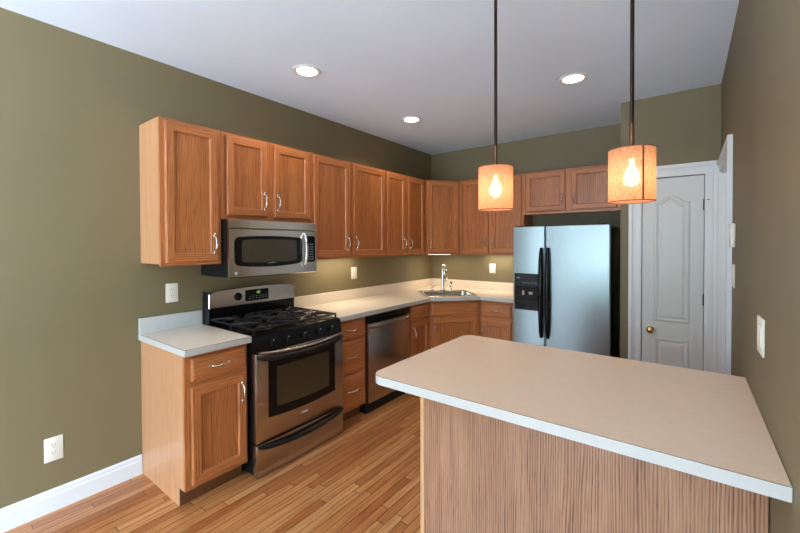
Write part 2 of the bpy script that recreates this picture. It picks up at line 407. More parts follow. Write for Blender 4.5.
# moulded doors
def panel_outline(x0, x1, z0, z1, arch, n=28):
    p = [(x0, z0), (x1, z0)]
    for i in range(n + 1):
        t = i / n; x = x1 + (x0 - x1) * t
        s_ = min(max((t - .12) / .76, 0), 1)
        p.append((x, z1 + arch * (.5 - .5 * math.cos(2 * PI * s_)) ** .7))
    return p
def inset(poly, d):
    cx = sum(p[0] for p in poly) / len(poly); cz = (min(p[1] for p in poly) + max(p[1] for p in poly)) / 2
    x0, x1 = min(p[0] for p in poly), max(p[0] for p in poly); z0, z1 = min(p[1] for p in poly), max(p[1] for p in poly)
    return [((p[0] - cx) * (1 - 2 * d / (x1 - x0)) + cx, (p[1] - cz) * (1 - 2 * d / (z1 - z0)) + cz) for p in poly]
def moulded_door(name, wd, ht, loc, rz, label, panels):
    root = thing(name, label, 'door', loc, rz); root['kind'] = 'structure'
    b = MB().box(0, wd, 0, .035, .006, ht, 0, .002)
    for x0, x1, z0, z1, arch in panels:
        o = panel_outline(x0, x1, z0, z1, arch)
        ls = []
        for d, y in ((0, 0), (.006, -.007), (.016, -.008), (.026, -.0025), (.034, -.0025), (.05, -.0065)):
            ls.append([(q[0], y, q[1]) for q in inset(o, d)])
        b.loops(ls, 0, (False, True))
    b.build('door_slab', M_doorw, root); return root
d1 = moulded_door('door_1', PD[1] - PD[0] - .006, 2.036, (PD[0] + .003, YD + .006, 0), 0, 'narrow white two panel pantry door with arched top panel',
    [(.088, .328, .838, 1.832, .055), (.088, .328, .12, .70, 0)])
kb = MB().lathe([(.0, -.062), (.014, -.062), (.024, -.056), (.028, -.046), (.026, -.036), (.014, -.028), (.009, -.022), (.009, -.008), (.028, -.006), (.030, 0)], (.062, 0, .76), 'y', 24)
kb.build('door_knob', M_brass, d1)
for z in (1.80, 1.04, .25):
    hb = MB().tube([(PD[1] - PD[0] - .003, -.004, z - .045), (PD[1] - PD[0] - .003, -.004, z + .045)], .006, 10)
    hb.box(PD[1] - PD[0] - .012, PD[1] - PD[0] - .001, -.003, 0, z - .045, z + .045)
    hg = hb.build('hinge', M_bronze, d1)
    if z > 1.5: MB().tube([(PD[1] - PD[0] - .003, -.008, z + .035), (PD[1] - PD[0] + .025, -.03, z + .035)], .003, 8).build('door_stop', M_bronze, hg)
moulded_door('door_2', DO[1] - DO[0] - .028, 2.014, (W + .03, DO[1] - .014, 0), -PI / 2, 'white two panel door in the right wall doorway',
    [(.13, .63, .85, 1.8, .055), (.13, .63, .15, .72, 0)])

# ------------------------------------------------------------------ cabinet parts
def pull(parent, x, z, vertical=True, L=.128, y=-.020):
    """bow handle; ends flared on the door face at local y"""
    b = MB(); pts = []; rr = []; n = 14
    for i in range(n + 1):
        t = i / n; s_ = (t - .5) * L * .86; out = .026 * math.sin(PI * t) ** .55
        pts.append((x, y - out - .002, z + s_) if vertical else (x + s_, y - out - .002, z)); rr.append(.0038 + .0032 * math.sin(PI * t) ** 2)
    b.tube(pts, rr, 10)
    for sg in (-1, 1):
        c = (x, y, z + sg * L * .45) if vertical else (x + sg * L * .45, y, z)
        bm = bmesh.new(); bmesh.ops.create_uvsphere(bm, u_segments=12, v_segments=8, radius=1)
        for q in bm.verts:
            a, h = (.0075, .015) if vertical else (.015, .0075)
            q.co = (c[0] + q.co.x * a, c[1] + q.co.y * .004 - .001, c[2] + q.co.z * h)
        b.bm(bm, 0, True)
    return b.build('handle', M_nickel, parent)

def cab_door(parent, x0, x1, z0, z1, yf, side=None, hz='low', rz=0, origin=None):
    """recessed-panel door; yf = local y of the surface it sits on; side = edge the handle is near"""
    wd, ht = x1 - x0, z1 - z0; b = MB(); st = .058
    ring = [(0, 0), (0, -.014), (.007, -.020), (st - .010, -.020), (st - .006, -.0185), (st - .001, -.010), (st, -.006)]
    ls = [rect(i, wd - i, i, ht - i, y) for i, y in ring]
    b.loops(ls, 0, (True, False), mis=[1, 0, 1, 0])
    d = b.build('door', [oak_v, oak_h], parent, origin or (x0, yf, z0), rz)
    MB().box(st - .002, wd - st + .002, -.0085, -.003, st - .002, ht - st + .002).build('door_panel', oak_p, d)
    if side:
        hx = wd - .030 if side == 'r' else .030
        pull(d, hx, .115 if hz == 'low' else ht - .115)
    return d
def drawer(parent, x0, x1, z0, z1, yf, handle=True, rz=0, origin=None):
    wd, ht = x1 - x0, z1 - z0; b = MB()
    b.loops([rect(i, wd - i, i, ht - i, y) for i, y in ((0, 0), (0, -.012), (.005, -.016), (.013, -.020))], 0, (True, True))
    d = b.build('drawer' if handle else 'false_drawer_front', oak_h, parent, origin or (x0, yf, z0), rz)
    if handle: pull(d, wd / 2, ht / 2, False)
    return d
def face_frame(parent, wd, z0, z1, yf, stiles, rails, th=.019):
    """stiles: x ranges; rails: z ranges"""
    b = MB()
    for a, c in stiles: b.box(a, c, yf, yf + th, z0, z1, 0, .0012)
    for a, c in rails: b.box(stiles[0][1] - .001, stiles[-1][0] + .001, yf + .0006, yf + th, a, c, 1)
    return b.build('face_frame', [oak_v, oak_h], parent)
UB, UT = 1.363, 2.2685
UD = .305
def wall_cab(name, label, loc, rz, wd, doors, zb=UB, group=None):
    t = thing(name, label, 'cabinet', (loc[0], loc[1], zb), rz, group); h = UT - zb
    b = MB().box(.0015, wd - .0015, -UD + .019, -.002, .012, h); b.build('body', oak_side, t)
    s = [(.0015, .03)]
    for (a, _, _), (_, c, _) in zip(doors[1:], doors[:-1]): s.append((c - .012, a + .012))
    s.append((wd - .03, wd - .0015))
    face_frame(t, wd, 0, h, -UD, s, [(0, .035), (h - .035, h)])
    for a, c, sd in doors: cab_door(t, a, c, .021 if zb == UB else .03, h - .0185, -UD, sd)
    return t
R90 = PI / 2
wall_cab('wall_cabinet', 'single door oak wall cabinet left of the microwave', (0, .005), R90, .381, [(.027, .355, 'r')])
wall_cab('wall_cabinet', 'short two door oak wall cabinet directly above the microwave', (0, .386), R90, .779, [(.035, .355, 'r'), (.412, .760, 'l')], 1.668)
wall_cab('wall_cabinet', 'wide two door oak wall cabinet just right of the microwave', (0, 1.165), R90, .99, [(.020, .451, 'r'), (.505, .972, 'l')])
wall_cab('wall_cabinet', 'narrower two door oak wall cabinet next to the corner cabinet on the left wall', (0, 2.155), R90, .7867, [(.014, .349, 'r'), (.403, .728, 'l')])
wall_cab('wall_cabinet', 'two door oak wall cabinet on the back wall between corner cabinet and refrigerator', (.61, D), 0, .79, [(.045, .375, 'r'), (.410, .768, 'l')])
wall_cab('wall_cabinet', 'short two door oak cabinet above the refrigerator', (1.40, D), 0, .96, [(.022, .434, 'r'), (.492, .905, 'l')], 1.81)
# diagonal corner wall cabinet
t = thing('corner_wall_cabinet', 'diagonal single door oak wall cabinet in the corner above the sink', 'cabinet', (0, D, UB))
h = UT - UB
MB().prism([(.002, -.002), (.002, -.609), (.292, -.609), (.609, -.292), (.609, -.002)], .012, h).build('body', oak_side, t)
fl = math.hypot(.305, .305)
ff = MB()
for a, c in ((0, .032), (fl - .032, fl)): ff.box(a, c, 0, .018, 0, h, 0, .001)
for a, c in ((0, .035), (h - .035, h)): ff.box(.031, fl - .031, .0006, .018, a, c, 1)
fo = ff.build('face_frame', [oak_v, oak_h], t, (.305, -.61, 0), PI / 4)
cab_door(t, 0, fl - .05, .021, h - .0185, 0, 'l', rz=PI / 4, origin=(.305 + .025 * .7071, -.61 + .025 * .7071, .021))

BH = .8754; BD = .61
def base_cab(name, label, loc, rz, wd, drawers, doors, right_gap=True):
    t = thing(name, label, 'cabinet', loc, rz)
    prof = [(-.002, 0), (-.535, 0), (-.535, .105), (-BD + .019, .105), (-BD + .019, BH), (-.002, BH)]
    MB().prism(prof, .0015, wd - .0015, 'x').build('body', oak_side, t)
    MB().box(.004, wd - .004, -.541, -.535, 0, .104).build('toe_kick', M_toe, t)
    rails = [(.105, .14), (.845, BH)] + [(z1 - .01, z1 + .035) for _, _, _, z1, *_ in drawers[1:]] + [(d[3] - .01, d[3] + .045) for d in doors[:1]]
    face_frame(t, wd, .105, BH, -BD, [(.0015, .034), (wd - .034, wd - .0015)], rails)
    for x0, x1, z0, z1, *_ in drawers: drawer(t, x0, x1, z0, z1, -BD)
    for x0, x1, z0, z1, sd in doors: cab_door(t, x0, x1, z0, z1, -BD, sd, 'high')
    return t
base_cab('base_cabinet', 'oak base cabinet with one drawer and door, standing alone left of the range', (0, 0, 0), R90, .385, [(.035, .370, .718, .852)], [(.035, .370, .130, .686, 'r')])
base_cab('drawer_cabinet', 'oak base cabinet with three drawers between range and dishwasher', (0, 1.156, 0), R90, .350, [(.033, .322, .711, .853), (.033, .322, .427, .686), (.033, .322, .143, .402)], [])
base_cab('base_cabinet', 'narrow oak base cabinet with drawer and door right of the dishwasher', (0, 2.163, 0), R90, .368, [(.022, .335, .715, .850)], [(.022, .335, .130, .686, 'l')])
base_cab('base_cabinet', 'oak base cabinet with drawer and door beside the refrigerator', (1.021, D, 0), 0, .405, [(.022, .350, .700, .845)], [(.022, .350, .130, .660, 'l')])
# diagonal sink base: face from (.61, D-1.02) to (1.02, D-.61)
t = thing('sink_cabinet', 'diagonal oak corner base cabinet under the sink', 'cabinet', (0, D, 0))
q = .019 * .7071
MB().prism([(.002, -.002), (.002, -1.018), (.535, -1.018), (1.018, -.535), (1.018, -.002)], 0, .105).prism(
    [(.002, -.002), (.002, -1.018), (.61 - 2 * q, -1.018), (1.018, -.61 + 2 * q), (1.018, -.002)], .105, .70).build('body', oak_side, t)
fl = math.hypot(.41, .41)
ff = MB()
for a, c in ((0, .034), (fl - .034, fl)): ff.box(a, c, 0, .018, .105, BH, 0, .001)
for a, c in ((.105, .14), (.67, .72), (.845, BH)): ff.box(.033, fl - .033, .0006, .018, a, c, 1)
ff.build('face_frame', [oak_v, oak_h], t, (.61, -1.02, 0), PI / 4)
o45 = lambda s, z: (.61 + s * .7071, -1.02 + s * .7071, z)
drawer(t, 0, fl - .05, .718, .852, 0, False, PI / 4, o45(.025, .718))
cab_door(t, 0, fl - .05, .130, .686, 0, 'l', 'high', PI / 4, o45(.025, .130))

# ------------------------------------------------------------------ countertops
CT, CB = .9134, .8757
def slab(b, poly, z0, z1, hole=None, mi_top=0, mi_side=1):
    bm = bmesh.new()
    def loop(pts): 
        vs = [bm.verts.new((p[0], p[1], z1)) for p in pts]
        return [bm.edges.new((vs[i], vs[(i + 1) % len(vs)])) for i in range(len(vs))]
    es = loop(poly) + (loop(hole) if hole else [])
    bmesh.ops.triangle_fill(bm, edges=es, use_beauty=True, use_dissolve=False)
    bm.verts.index_update()
    n = len(bm.verts); vt = [tuple(v.co) for v in bm.verts]; ft = [[v.index for v in f.verts] for f in bm.faces]; bm.free()
    vs = vt + [(x, y, z0) for x, y, _ in vt]
    fs = ft + [[i + n for i in f] for f in ft]; ms = [mi_top] * len(ft) + [mi_side] * len(ft)
    k = len(poly)
    for i in range(k): fs.append((i, (i + 1) % k, n + (i + 1) % k, n + i)); ms.append(mi_side)
    if hole:
        for i in range(len(hole)): a, c = k + i, k + (i + 1) % len(hole); fs.append((a, c, n + c, n + a)); ms.append(mi_side)
    b.add(vs, fs, mis=ms); return b
# small countertop left of the range
t = thing('countertop', 'small beige laminate countertop on the cabinet left of the range', 'countertop', (0, 0, CB))
slab(MB(), [(.002, -.012), (.652, -.012), (.652, .390), (.002, .390)], .0003, CT - CB).build('slab', [M_lam, M_edge], t)
MB().box(.002, .021, -.012, .390, CT - CB, CT - CB + .102, 0, .002).build('backsplash', M_edge, t)
MB().box(.6505, .6526, -.0124, .390, CT - CB - .0015, CT - CB + .0002).box(.03, .651, -.0126, -.0112, CT - CB - .0015, CT - CB + .0002).build('joint_line', M_joint, t)
# corner countertop with a sink cut-out
UV = lambda u, v: ((u + v) * .70711, (u - v) * .70711)
SU0, SU1, SV0, SV1 = 2.19, 2.80, -1.385, -1.915
t = thing('countertop', 'long beige laminate corner countertop holding the sink', 'countertop', (0, 0, CB))
hole = [UV(SU0 + .02, SV0 - .02), UV(SU1 - .02, SV0 - .02), UV(SU1 - .02, SV1 + .02), UV(SU0 + .02, SV1 + .02)]
YE = D - .652
slab(MB(), [(.002, 1.156), (.652, 1.156), (.652, 2.50), (1.035, YE), (1.428, YE), (1.428, D - .002), (.002, D - .002)], .0003, CT - CB, hole).build('slab', [M_lam, M_edge], t)
b = MB().box(.002, .021, 1.156, D - .002, CT - CB, CT - CB + .102, 0, .002).box(.021, 1.428, D - .021, D - .002, CT - CB, CT - CB + .102, 0, .002)
b.build('backsplash', M_lam, t)

# sink
t = thing('kitchen_sink', 'stainless drop-in sink set diagonally in the corner countertop', 'sink', (*UV((SU0 + SU1) / 2, (SV0 + SV1) / 2), CT), PI / 4)
hw, hd = (SU1 - SU0) / 2, abs(SV1 - SV0) / 2      # local x along u, local -y to the front
def rrect(x0, x1, y0, y1, r, z, n=5):
    p = []
    for cx, cy, a0 in ((x1 - r, y0 + r, -PI / 2), (x1 - r, y1 - r, 0), (x0 + r, y1 - r, PI / 2), (x0 + r, y0 + r, PI)):
        for i in range(n + 1): a = a0 + PI / 2 * i / n; p.append((cx + r * math.cos(a), cy + r * math.sin(a), z))
    return p
bx0, bx1, by0, by1 = -hw + .035, hw - .035, -hd + .035, hd - .10
L_ = [rrect(-hw, hw, -hd, hd, .03, .0005), rrect(-hw, hw, -hd, hd, .03, .004), rrect(-hw + .008, hw - .008, -hd + .008, hd - .008, .028, .007),
      rrect(bx0 - .006, bx1 + .006, by0 - .006, by1 + .006, .05, .006), rrect(bx0, bx1, by0, by1, .05, 0), rrect(bx0 + .008, bx1 - .008, by0 + .008, by1 - .008, .05, -.12), rrect(bx0 + .03, bx1 - .03, by0 + .03, by1 - .03, .05, -.16)]
MB().loops(L_, 0, (False, True), True, True).build('basin', M_sink, t)
MB().lathe([(.04, -.158), (.04, -.156), (.03, -.1565), (.0, -.157)], ((bx0 + bx1) / 2, (by0 + by1) / 2, 0), 'z', 20, cap=(False, False)).build('drain', M_chrome, t)
FZ = CT + .0066
fx, fy = UV(2.505, -1.865)
t = thing('kitchen_faucet', 'chrome pull-down faucet at the back of the corner sink', 'faucet', (fx, fy, FZ), PI / 4)
MB().lathe([(.031, 0), (.031, .008), (.025, .014), (.023, .06), (.021, .235), (.021, .245)], (0, 0, 0), 'z', 20).build('base', M_chrome, t)
pts = [(0, 0, .23)] + [(0, -.05 + .05 * math.cos(a), .26 + .042 * math.sin(a)) for a in [PI * i / 10 for i in range(0, 8)]]
MB().tube(pts, .020, 12).build('spout', M_chrome, t)
p_ = pts[-1]
MB().tube([(0, p_[1] + .004, p_[2] + .005), (0, p_[1] - .012, p_[2] - .03), (0, p_[1] - .022, p_[2] - .085), (0, p_[1] - .024, p_[2] - .095)], [.019, .023, .026, .020], 14).build('spray_head', M_chrome, t)
MB().tube([(0.012, 0, .10), (.040, 0, .12), (.052, -.004, .16)], [.010, .008, .007], 10).build('handle', M_chrome, t)
x_, y_ = UV(2.375, -1.865)
t = thing('faucet_lever', 'small chrome lever standing left of the faucet', 'faucet handle', (x_, y_, FZ), PI / 4)
MB().lathe([(.020, 0), (.020, .006), (.012, .012), (.011, .03), (.008, .036)], (0, 0, 0), 'z', 16).build('base', M_chrome, t)
MB().tube([(0, 0, .03), (.012, -.01, .055), (.03, -.03, .068)], [.009, .007, .006], 10).build('lever', M_chrome, t)
x_, y_ = UV(2.605, -1.865)
t = thing('side_sprayer', 'black and chrome hand sprayer right of the faucet', 'sprayer', (x_, y_, FZ), PI / 4)
MB().lathe([(.019, 0), (.019, .008), (.013, .016), (.011, .03)], (0, 0, 0), 'z', 16).build('holder', M_chrome, t)
MB().lathe([(.012, .028), (.014, .06), (.013, .09), (.007, .094)], (0, 0, 0), 'z', 16).tube([(0, .004, .088), (0, -.012, .098), (0, -.026, .098)], [.011, .014, .012], 12).build('sprayer_head', M_chrome, t)

# ------------------------------------------------------------------ gas range (local x along the wall, y=0 at the wall, front at -y)
RW = .757
t = thing('gas_range', 'stainless and black freestanding gas range with four burners', 'range', (.004, .3965, 0), R90)
MB().box(.004, RW - .004, -.635, -.02, .02, .895).box(.03, RW - .03, -.60, -.05, 0, .021).build('body', M_blackp, t)
# storage drawer
dr = MB().box(.0, RW, -.686, -.64, .010, .218, 0, .006, 2).build('storage_drawer', M_steel_r, t)
def bow(x0, x1, y, z, out, drop, hh=.016, tt=.010, n=20, mi=0, b=None):
    b = b or MB(); ls = []
    for i in range(n + 1):
        s_ = i / n; k = 1 - (2 * s_ - 1) ** 2; kk = max(k, 0) ** .6
        yy = y - .006 - out * kk; zz = z - drop * k; x = x0 + (x1 - x0) * s_; g = .55 + .45 * min(1, k * 4)
        ls.append([(x, yy - tt * g * math.cos(a), zz + hh * g * math.sin(a)) for a in [2 * PI * j / 12 for j in range(12)]])
    return b.loops(ls, mi, (True, True), True, True)
bow(.01, RW - .01, -.686, .206, .030, .028, .015, .012).build('drawer_handle', M_blackp, dr)
# oven door
od = MB().box(0, RW, -.686, -.64, .228, .800, 0, .006, 2).build('oven_door', M_steel_r, t)
def curved_panel(b, x0, x1, z0, z1, sag, y0, y1, mi=0, n=16):
    p = [(x0, z1), (x1, z1)] + [(x1 + (x0 - x1) * i / n, z0 - sag * (1 - (2 * i / n - 1) ** 2)) for i in range(n + 1)]
    return b.prism(p, y1, y0, 'y', mi)
wf = curved_panel(MB(), .088, RW - .088, .375, .745, .018, -.689, -.684).build('window_surround', M_black, od)
curved_panel(MB(), .150, RW - .150, .43, .69, .012, -.6905, -.688).build('oven_window', M_glass, wf)
bow(.008, RW - .008, -.686, .774, .040, .022, .018, .013).build('oven_handle', M_blackp, od)
bow(.02, RW - .02, -.684, .806, .030, .022, .011, .012).build('handle_trim', M_steel_r, od)
MB().box(RW / 2 - .03, RW / 2 + .03, -.688, -.685, .305, .318, 0, .001).build('badge', M_grey, od)
# control panel and cooktop
MB().prism([(-.64, .803), (-.672, .806), (-.660, .885), (-.652, .906), (-.64, .910), (-.60, .910), (-.60, .803)], .0, RW, 'x').build('control_panel', M_black, t)
for i, x in enumerate((.115, .235, .376, .517, .637)):
    z = .850; y = -.6665
    kn = MB().lathe([(.019, 0), (.019, -.005), (.015, -.008), (.014, -.018), (.011, -.020), (0, -.020)], (x, y, z), 'y', 20)
    kn = kn.build('burner_knob', M_black, t)
    MB().box(x - .003, x + .003, y - .023, y - .006, z - .014, z + .014, 0, .001).build('knob_grip', M_blackp, kn)
    MB().box(x + .026, x + .034, -.667, -.663, z + .010, z + .016).build('mark', M_grey, kn)
MB().box(0, RW, -.648, -.055, .895, .914, 0, .006, 2).build('cooktop', M_black, t)
burn = [(.19, -.50), (.565, -.50), (.19, -.215), (.565, -.215)]
for i, (x, y) in enumerate(burn):
    br = MB().lathe([(.048, 0), (.048, .008), (.036, .014), (.030, .018)], (x, y, .9142), 'z', 24, cap=(True, True)).build('burner', M_alu, t)
    MB().lathe([(.032, .0), (.034, .004), (.030, .009), (.0, .010)], (x, y, .932), 'z', 24, cap=(True, False)).build('burner_cap', M_iron, br)
for sx in (0, 1):
    x0, x1 = (.022, .372) if sx == 0 else (.380, .730); y0, y1 = -.632, -.075; zt = .946; g = MB(); r = .0075
    for a, c in (((x0, y0), (x1, y0)), ((x1, y0), (x1, y1)), ((x1, y1), (x0, y1)), ((x0, y1), (x0, y0)), ((x0, (y0 + y1) / 2), (x1, (y0 + y1) / 2))):
        g.tube([(a[0], a[1], zt), (c[0], c[1], zt)], r, 8)
    for bx_, by_ in burn:
        if not x0 < bx_ < x1: continue
        for dx, dy in ((1, 0), (-1, 0), (0, 1), (0, -1), (1, 1), (-1, -1), (1, -1), (-1, 1)):
            ex = x1 if dx > 0 else x0 if dx < 0 else bx_; lo, hi = (y0, (y0 + y1) / 2) if by_ < (y0 + y1) / 2 else ((y0 + y1) / 2, y1)
            ey = hi if dy > 0 else lo if dy < 0 else by_
            g.tube([(ex, ey, zt), ((ex + bx_) / 2, (ey + by_) / 2, zt + .008), (bx_ + dx * .03, by_ + dy * .03, zt + .004)], [.007, .0075, .006], 8)
    for px in (x0, x1):
        for py in (y0, (y0 + y1) / 2, y1): g.tube([(px, py, zt), (px, py, .9145)], [.006, .008], 8)
    g.build('grate', M_iron, t)
# backguard
MB().box(.0, RW, -.085, -.012, .905, 1.03, 0, .003).build('backguard', M_black, t)
bgp = MB(); n = 16
top = [(i / n * RW, 1.152 + .014 * (1 - (2 * i / n - 1) ** 2) - .016 * max(0, abs(2 * i / n - 1) - .88) / .12) for i in range(n + 1)]
prof = [(0, 1.025), (RW, 1.025)] + [(x, z) for x, z in top[::-1]]
bgp.loops([[(x, -.020, z) for x, z in prof], [(x, -.088, z) for x, z in prof], [(min(max(x, .006), RW - .006), -.097, z - .006 if z > 1.1 else z + .005) for x, z in prof]], 0)
bp = bgp.build('backguard_panel', M_steel_m, t)
MB().box(-.003, .012, -.092, -.012, .92, 1.15, 0, .004).build('end_cap', M_blackp, t)
kn = MB().lathe([(.030, 0), (.030, -.006), (.022, -.010), (.020, -.024), (0, -.025)], (.226, -.0965, 1.095), 'y', 24).build('oven_knob', M_black, bp)
dp = MB().box(.285, .490, -.102, -.095, 1.050, 1.138, 0, .003).build('display', M_black, bp)
dg = MB()
for k, x in enumerate((.375, .388, .401)):
    for z0, z1 in ((1.107, 1.113), (1.116, 1.122)): dg.box(x + .006, x + .008, -.1026, -.1018, z0, z1)
    for z0 in (1.105, 1.114, 1.122):
        if k != 0: dg.box(x, x + .007, -.1026, -.1018, z0, z0 + .0018)
dg.build('digits', M_digit, dp)
bt = MB()
for i in range(6):
    for j in range(2):
        bt.box(.315 + i * .028, .328 + i * .028, -.1026, -.1018, 1.068 + j * .016, 1.0715 + j * .016)
bt.build('buttons', M_grey, dp)

# ------------------------------------------------------------------ microwave
t = thing('microwave', 'stainless over-the-range microwave with black glass door', 'microwave', (.002, .393, 1.2655), R90)
MW, MH = .752, .400
MB().box(.0, MW, -.370, -.0, .004, MH).build('case', M_blackp, t)
MB().box(.03, MW - .03, -.36, -.02, 0, .005).build('bottom_grille', M_steel_m, t)
n = 16
def mface(b, x0, x1, z0, z1, y0, bulge, mi=0):
    """front slab with a shallow outward bow"""
    ls = []
    for zz, dz in ((z0, .006), (z0 + .006, 0), (z1 - .003, 0), (z1, .004)):
        ls.append([(x0 + (x1 - x0) * i / n, y0 - bulge * (1 - (2 * i / n - 1) ** 2) + dz, zz) for i in range(n + 1)] + [(x1, -.369, zz), (x0, -.369, zz)])
    return b.loops(ls, mi, (True, True), True, False)
fr = mface(MB(), 0, MW, 0, .335, -.392, .008).build('door', M_steel_m, t)
mface(MB(), 0, MW, .339, MH, -.392, .008).build('vent_trim', M_steel_m, t)
def ysurf(x): return -.392 - .008 * (1 - (2 * x / MW - 1) ** 2)
def bowed(b, pts, y_off, th, mi=0):
    b.loops([[(x, ysurf(x) - y_off + th, z) for x, z in pts], [(x, ysurf(x) - y_off, z) for x, z in pts]], mi)
    return b
def rwin(x0, x1, z0, z1, r, sag, m=6):
    p = []
    for cx, cz, a0 in ((x1 - r, z1 - r, 0), (x0 + r, z1 - r, PI / 2), (x0 + r, z0 + r, PI), (x1 - r, z0 + r, -PI / 2)):
        for i in range(m + 1): a = a0 + PI / 2 * i / m; p.append((cx + r * math.cos(a), cz + r * math.sin(a)))
        if a0 == PI:
            for i in range(1, 10): p.append((x0 + r + (x1 - x0 - 2 * r) * i / 10, z0 - sag * (1 - (2 * i / 10 - 1) ** 2)))
        if a0 == PI / 2 - PI / 2:
            for i in range(1, 10): p.append((x1 - r + (x0 - x1 + 2 * r) * i / 10, z1 + .6 * sag * (1 - (2 * i / 10 - 1) ** 2)))
    return p
ws = bowed(MB(), rwin(.035, .600, .080, .282, .04, .014), .004, .012).build('window_surround', M_black, fr)
bowed(MB(), rwin(.085, .545, .105, .262, .02, .008), .0055, .003).build('window_glass', M_glass, ws)
cp = bowed(MB(), rwin(.632, .735, .085, .295, .02, 0), .004, .012).build('control_panel', M_black, t)
bt = MB()
for i in range(3):
    for j in range(7):
        x = .655 + i * .022; z = .105 + j * .020; bt.box(x, x + .012, ysurf(x) - .0050, ysurf(x) - .0040, z, z + .006)
bt.build('buttons', M_grey, cp)
hp = [(.618, ysurf(.618) - .004 - .035 * math.sin(PI * i / 14) ** .5, .055 + .255 * i / 14) for i in range(15)]
MB().tube(hp, [.009 + .003 * math.sin(PI * i / 14) for i in range(15)], 12).build('handle', M_steel_m, fr)
MB().lathe([(.011, 0), (.011, -.002), (.0, -.002)], (.045, ysurf(.045) + .0005, .032), 'y', 20).build('badge', M_grey, fr)

# ------------------------------------------------------------------ dishwasher
t = thing('dishwasher', 'stainless dishwasher under the corner countertop', 'dishwasher', (.002, 1.512, 0), R90)
DW = .642
MB().box(.006, DW - .006, -.585, -.01, .0, .868).build('body', M_blackp, t)
MB().box(.006, DW - .006, -.60, -.58, .0, .085).build('toe_kick', M_blackp, t)
dd = MB().box(.008, DW - .008, -.632, -.588, .098, .795, 0, .004, 2).build('door', M_steel_r, t)
MB().box(.008, DW - .008, -.628, -.588, .800, .862, 0, .004, 2).build('control_panel', M_black, t)
bow(.012, DW - .012, -.630, .768, .034, -.004, .020, .010, mi=0).build('handle', M_steel_r, dd)

# ------------------------------------------------------------------ refrigerator
FY = 2.795
t = thing('refrigerator', 'stainless side-by-side refrigerator with black handles and dispenser', 'refrigerator', (1.444, FY, 0))
FWD, FH = .868, 1.657
MB().box(.004, FWD - .004, .065, .735, .03, FH - .008, 0, .004).build('case', M_black, t)
MB().box(.02, FWD - .02, .05, .09, .0, .09).build('base_grille', M_blackp, t)
sx = .315
def fdoor(x0, x1, bulge=.006, nn=12):
    b = MB(); pr = [(x0, .06), (x0, .012)] + [(x0 + .008 + (x1 - x0 - .016) * i / nn, .002 - bulge * (1 - (2 * i / nn - 1) ** 2)) for i in range(nn + 1)] + [(x1, .012), (x1, .06)]
    return b.prism(pr, .10, FH, 'z')
ld = fdoor(0, sx - .003).build('freezer_door', M_steel_f, t); rd = fdoor(sx + .003, FWD).build('fridge_door', M_steel_f, t)
def edge(x0, x1, pa): MB().box(x0, x1, .014, .066, .098, FH + .001).build('door_edge', M_blackp, pa)
edge(FWD - .0005, FWD + .001, rd)
for s_, pa in ((-1, ld), (1, rd)):
    x = sx + s_ * .031; pts = []; rr = []
    for i in range(21):
        q_ = i / 20; pts.append((x + s_ * 0, -.012 - .030 * math.sin(PI * q_) ** .5, min(.59 + (1.45 - .59) * q_, 9))); rr.append(.015 + .010 * math.sin(PI * q_) ** .6)
    b = MB().tube(pts, rr, 14)
    b.build('handle', M_black, pa)
# dispenser
ds = MB().box(.018, .272, -.010, .01, .838, 1.198, 0, .004).build('dispenser', M_black, ld)
MB().box(.026, .266, -.0125, -.008, 1.075, 1.190, 0, .002).build('dispenser_panel', M_blackp, ds)
MB().box(.034, .262, -.0112, -.009, .872, 1.060).build('recess', M_inside, ds)
MB().box(.060, .240, -.022, -.010, .895, .925, 0, .003).build('drip_tray', M_blackp, ds)
MB().box(.10, .118, -.018, -.010, .985, 1.03, 0, .002).build('ice_lever', M_grey, ds)
MB().box(.165, .20, -.018, -.010, .995, 1.02, 0, .002).build('water_lever', M_grey, ds)
MB().box(.040, .075, -.0132, -.0122, 1.150, 1.158).build('badge', M_grey, ds)
m = MB()
for i in range(6): m.box(.105 + i * .024, .117 + i * .024, -.0132, -.0122, 1.105, 1.110)
m.build('markings', M_grey, ds)
for x in (.02, FWD - .10): MB().box(x, x + .07, .005, .06, FH, FH + .014, 0, .004).build('hinge_cover', M_blackp, t)

# ------------------------------------------------------------------ peninsula
PX0, PY0, PY1 = 1.7155, .3095, 1.243; BX0, BY0 = 1.783, .622
t = thing('peninsula_cabinet', 'oak veneered peninsula base against the right wall', 'cabinet', (BX0, BY0, 0))
pw_, pdp = W - .003 - BX0, PY1 - .04 - BY0
MB().box(.0, pw_, .006, pdp, 0, CB - .0005).build('body', oak_side, t)
MB().box(.019, pw_, 0, .006, 0, CB - .0005).build('front_panel', oak_pen, t)
MB().box(-.004, .0195, -.004, .02, 0, CB - .0005, 0, .002).build('corner_trim', oak_strip, t)
t = thing('peninsula_countertop', 'large tan laminate peninsula countertop with pale edge', 'countertop', (0, 0, CB))
def rounded(x0, x1, y0, y1, r, n=10):
    p = [(x1, y0), (x1, y1)]
    for i in range(n + 1): a = PI / 2 + PI / 2 * i / n; p.append((x0 + r + r * math.cos(a), y1 - r + r * math.sin(a)))
    for i in range(n + 1): a = PI + PI / 2 * i / n; p.append((x0 + r + r * math.cos(a), y0 + r + r * math.sin(a)))
    return p
slab(MB(), rounded(PX0 + .0012, W - .002, PY0 + .0012, PY1 - .0012, .064), .003, CT - CB).build('slab', [M_lamp_, M_edge], t)
o_ = rounded(PX0, W - .002, PY0, PY1, .065); i_ = rounded(PX0 + .0012, W - .002, PY0 + .0012, PY1 - .0012, .064)
hh = CT - CB
MB().loops([[(x, y, 0.0003) for x, y in o_[1:] + o_[:1]], [(x, y, hh - .0012) for x, y in o_[1:] + o_[:1]]], 0, (True, False), False).build('edge_band', M_edge, t)
